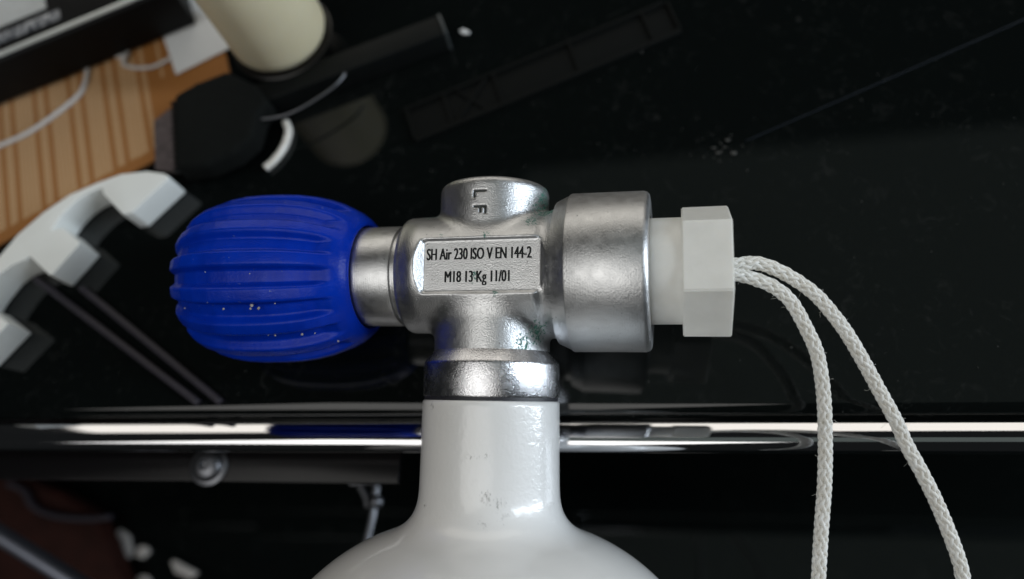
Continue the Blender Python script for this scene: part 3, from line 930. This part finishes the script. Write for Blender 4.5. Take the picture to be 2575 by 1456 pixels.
latpart('reflected_diagonal_rib', 0.20 * Ls, hw - .0008, 0.27 * Ls, -hw + .0008, 0.0008, 0.0002, 0.0013, LATB)

# --- reflection of an unseen straight edge, built as a thin thread
th = lying('edge_glint', [(1872, 356), (2100, 257), (2340, 152), (2600, 38)], 0.25, 0.2, plain('glint', (0.008, 0.012, 0.018), 0.6, spec=0.15), 60, 8)
tag(th, "reflected edge built as a thin straight bluish thread lying on the glass at the upper right", "glint")

# ================================================================== BELOW THE RAIL, LEFT
PLATE_REFLECTION = Mat('reflection_black', col=(0.006, 0.0055, 0.006), rough=0.22, spec=0.2).m
br = empty('bracket_reflection', Matrix.Translation(on_plane(520, 1172, -14)))  # plate and bolt added in place of blurred reflections under the rail
tag(br, "blurred reflections built as a dark polished bracket plate with a round chrome bolt under the rail", "filler")
pl = prism('reflected_plate', [XY(-120, 1128, -12), XY(-120, 1204, -12), XY(200, 1206, -12), XY(620, 1211, -12), XY(1000, 1214, -12), XY(1010, 1128, -12)], -15, -12, PLATE_REFLECTION, 0.5)
mw = pl.matrix_world.copy(); pl.parent = br; pl.matrix_world = mw
bc = on_plane(527, 1172, -12)
bolt_reflection = lathe_part('reflected_bolt', [(0, 0), (0, 5.8), (0.5, 5.9), (0.9, 5.2), (1.1, 4.6), (1.9, 4.3), (2.6, 3.4), (3.0, 2.2), (3.1, 1.5), (2.3, 1.2), (2.3, 0)], GM, 'Z', 48, None)
bolt_reflection.parent = br; bolt_reflection.matrix_world = Matrix.Translation(bc)

tubep = lying('chrome_tube', [(-120, 1270), (0, 1345), (120, 1420), (300, 1535)], -60, 3.2, Mat('satin_tube', col=(0.50, 0.53, 0.64), metal=1.0, rough=0.38).m, 40, 32)  # bluish base colour stands for the window reflected in the chrome
tag(tubep, "chrome tube slanting through the bottom left corner", "chrome tube")
red_shape = prism('red_reflection', [XY(-80, 1180, -100), XY(60, 1200, -100), XY(150, 1235, -100), XY(235, 1290, -100), XY(270, 1360, -100), XY(300, 1440, -100), XY(340, 1560, -100), XY(-80, 1560, -100)], -111, -100,
              plain('reflection_red', (0.022, 0.006, 0.004), 0.7, 0.3, 0.1, 0.3, 0.3, spec=0.15), 3.0, segs=4)
tag(red_shape, "dark reddish brown reflection, built as a pad on the tray at the lower left", "reflected_pad")  # solid shape added for a reddish blurred reflection
cb = lying('black_lead', [(20, 1215), (60, 1235), (85, 1275), (140, 1298), (220, 1305), (280, 1300)], -97, 1.3, DC, 50)
tag(cb, "thin black lead curving over the reddish brown reflection", "lead")
scr = plain('reflection', (0.50, 0.48, 0.46), 0.7, 0.1, 0.2)  # pale solid pieces added where blurred reflections lie
def reflection(pts, label):
    o = prism('reflected_patch', [XY(a, b, TRAY_H + 1) for a, b in pts], TRAY_H + 0.3, TRAY_H + 1.6, scr, 0.4)
    tag(o, label, "reflection", group="pale reflections on the tray")
reflection([(290, 1345), (303, 1330), (325, 1345), (335, 1385), (325, 1405), (300, 1385)], "largest pale reflection on the dark tray beside the reddish one")
reflection([(338, 1398), (352, 1372), (372, 1375), (378, 1388), (360, 1405)], "small pale reflection just right of the largest one on the tray")
reflection([(430, 1412), (440, 1408), (500, 1440), (480, 1455), (440, 1440)], "pale triangular reflection on the tray nearest the white cylinder")
reflection([(340, 1462), (352, 1447), (372, 1448), (382, 1462), (372, 1490), (345, 1490)], "pale reflection cut off by the bottom edge of the photograph")

hg = empty('hinge_reflection', Matrix.Translation(on_plane(930, 1270, -60)))  # rods and ball added for an unidentified blurred reflection
tag(hg, "blurred reflection built as a small grey metal hinge with a ball under the bracket reflection by the neck", "standin")
for nm, pts_, r_ in (('reflected_arm', [(905, 1222), (920, 1250), (925, 1275)], 1.2), ('reflected_rod', [(946, 1218), (938, 1290), (925, 1350), (915, 1400)], 1.3), ('reflected_bar', [(880, 1216), (915, 1212), (955, 1212)], 0.8)):
    o = lying(nm, pts_, -60, r_, GM, 24, 12); mw = o.matrix_world.copy(); o.parent = hg; o.matrix_world = mw
bmn = bmesh.new(); bmesh.ops.create_uvsphere(bmn, u_segments=20, v_segments=12, radius=0.0024)
bl = bm_obj('reflected_ball', bmn, GM, None, Matrix.Translation(on_plane(946, 1262, -56)), smooth=True, auto=80)
mw = bl.matrix_world.copy(); bl.parent = hg; bl.matrix_world = mw
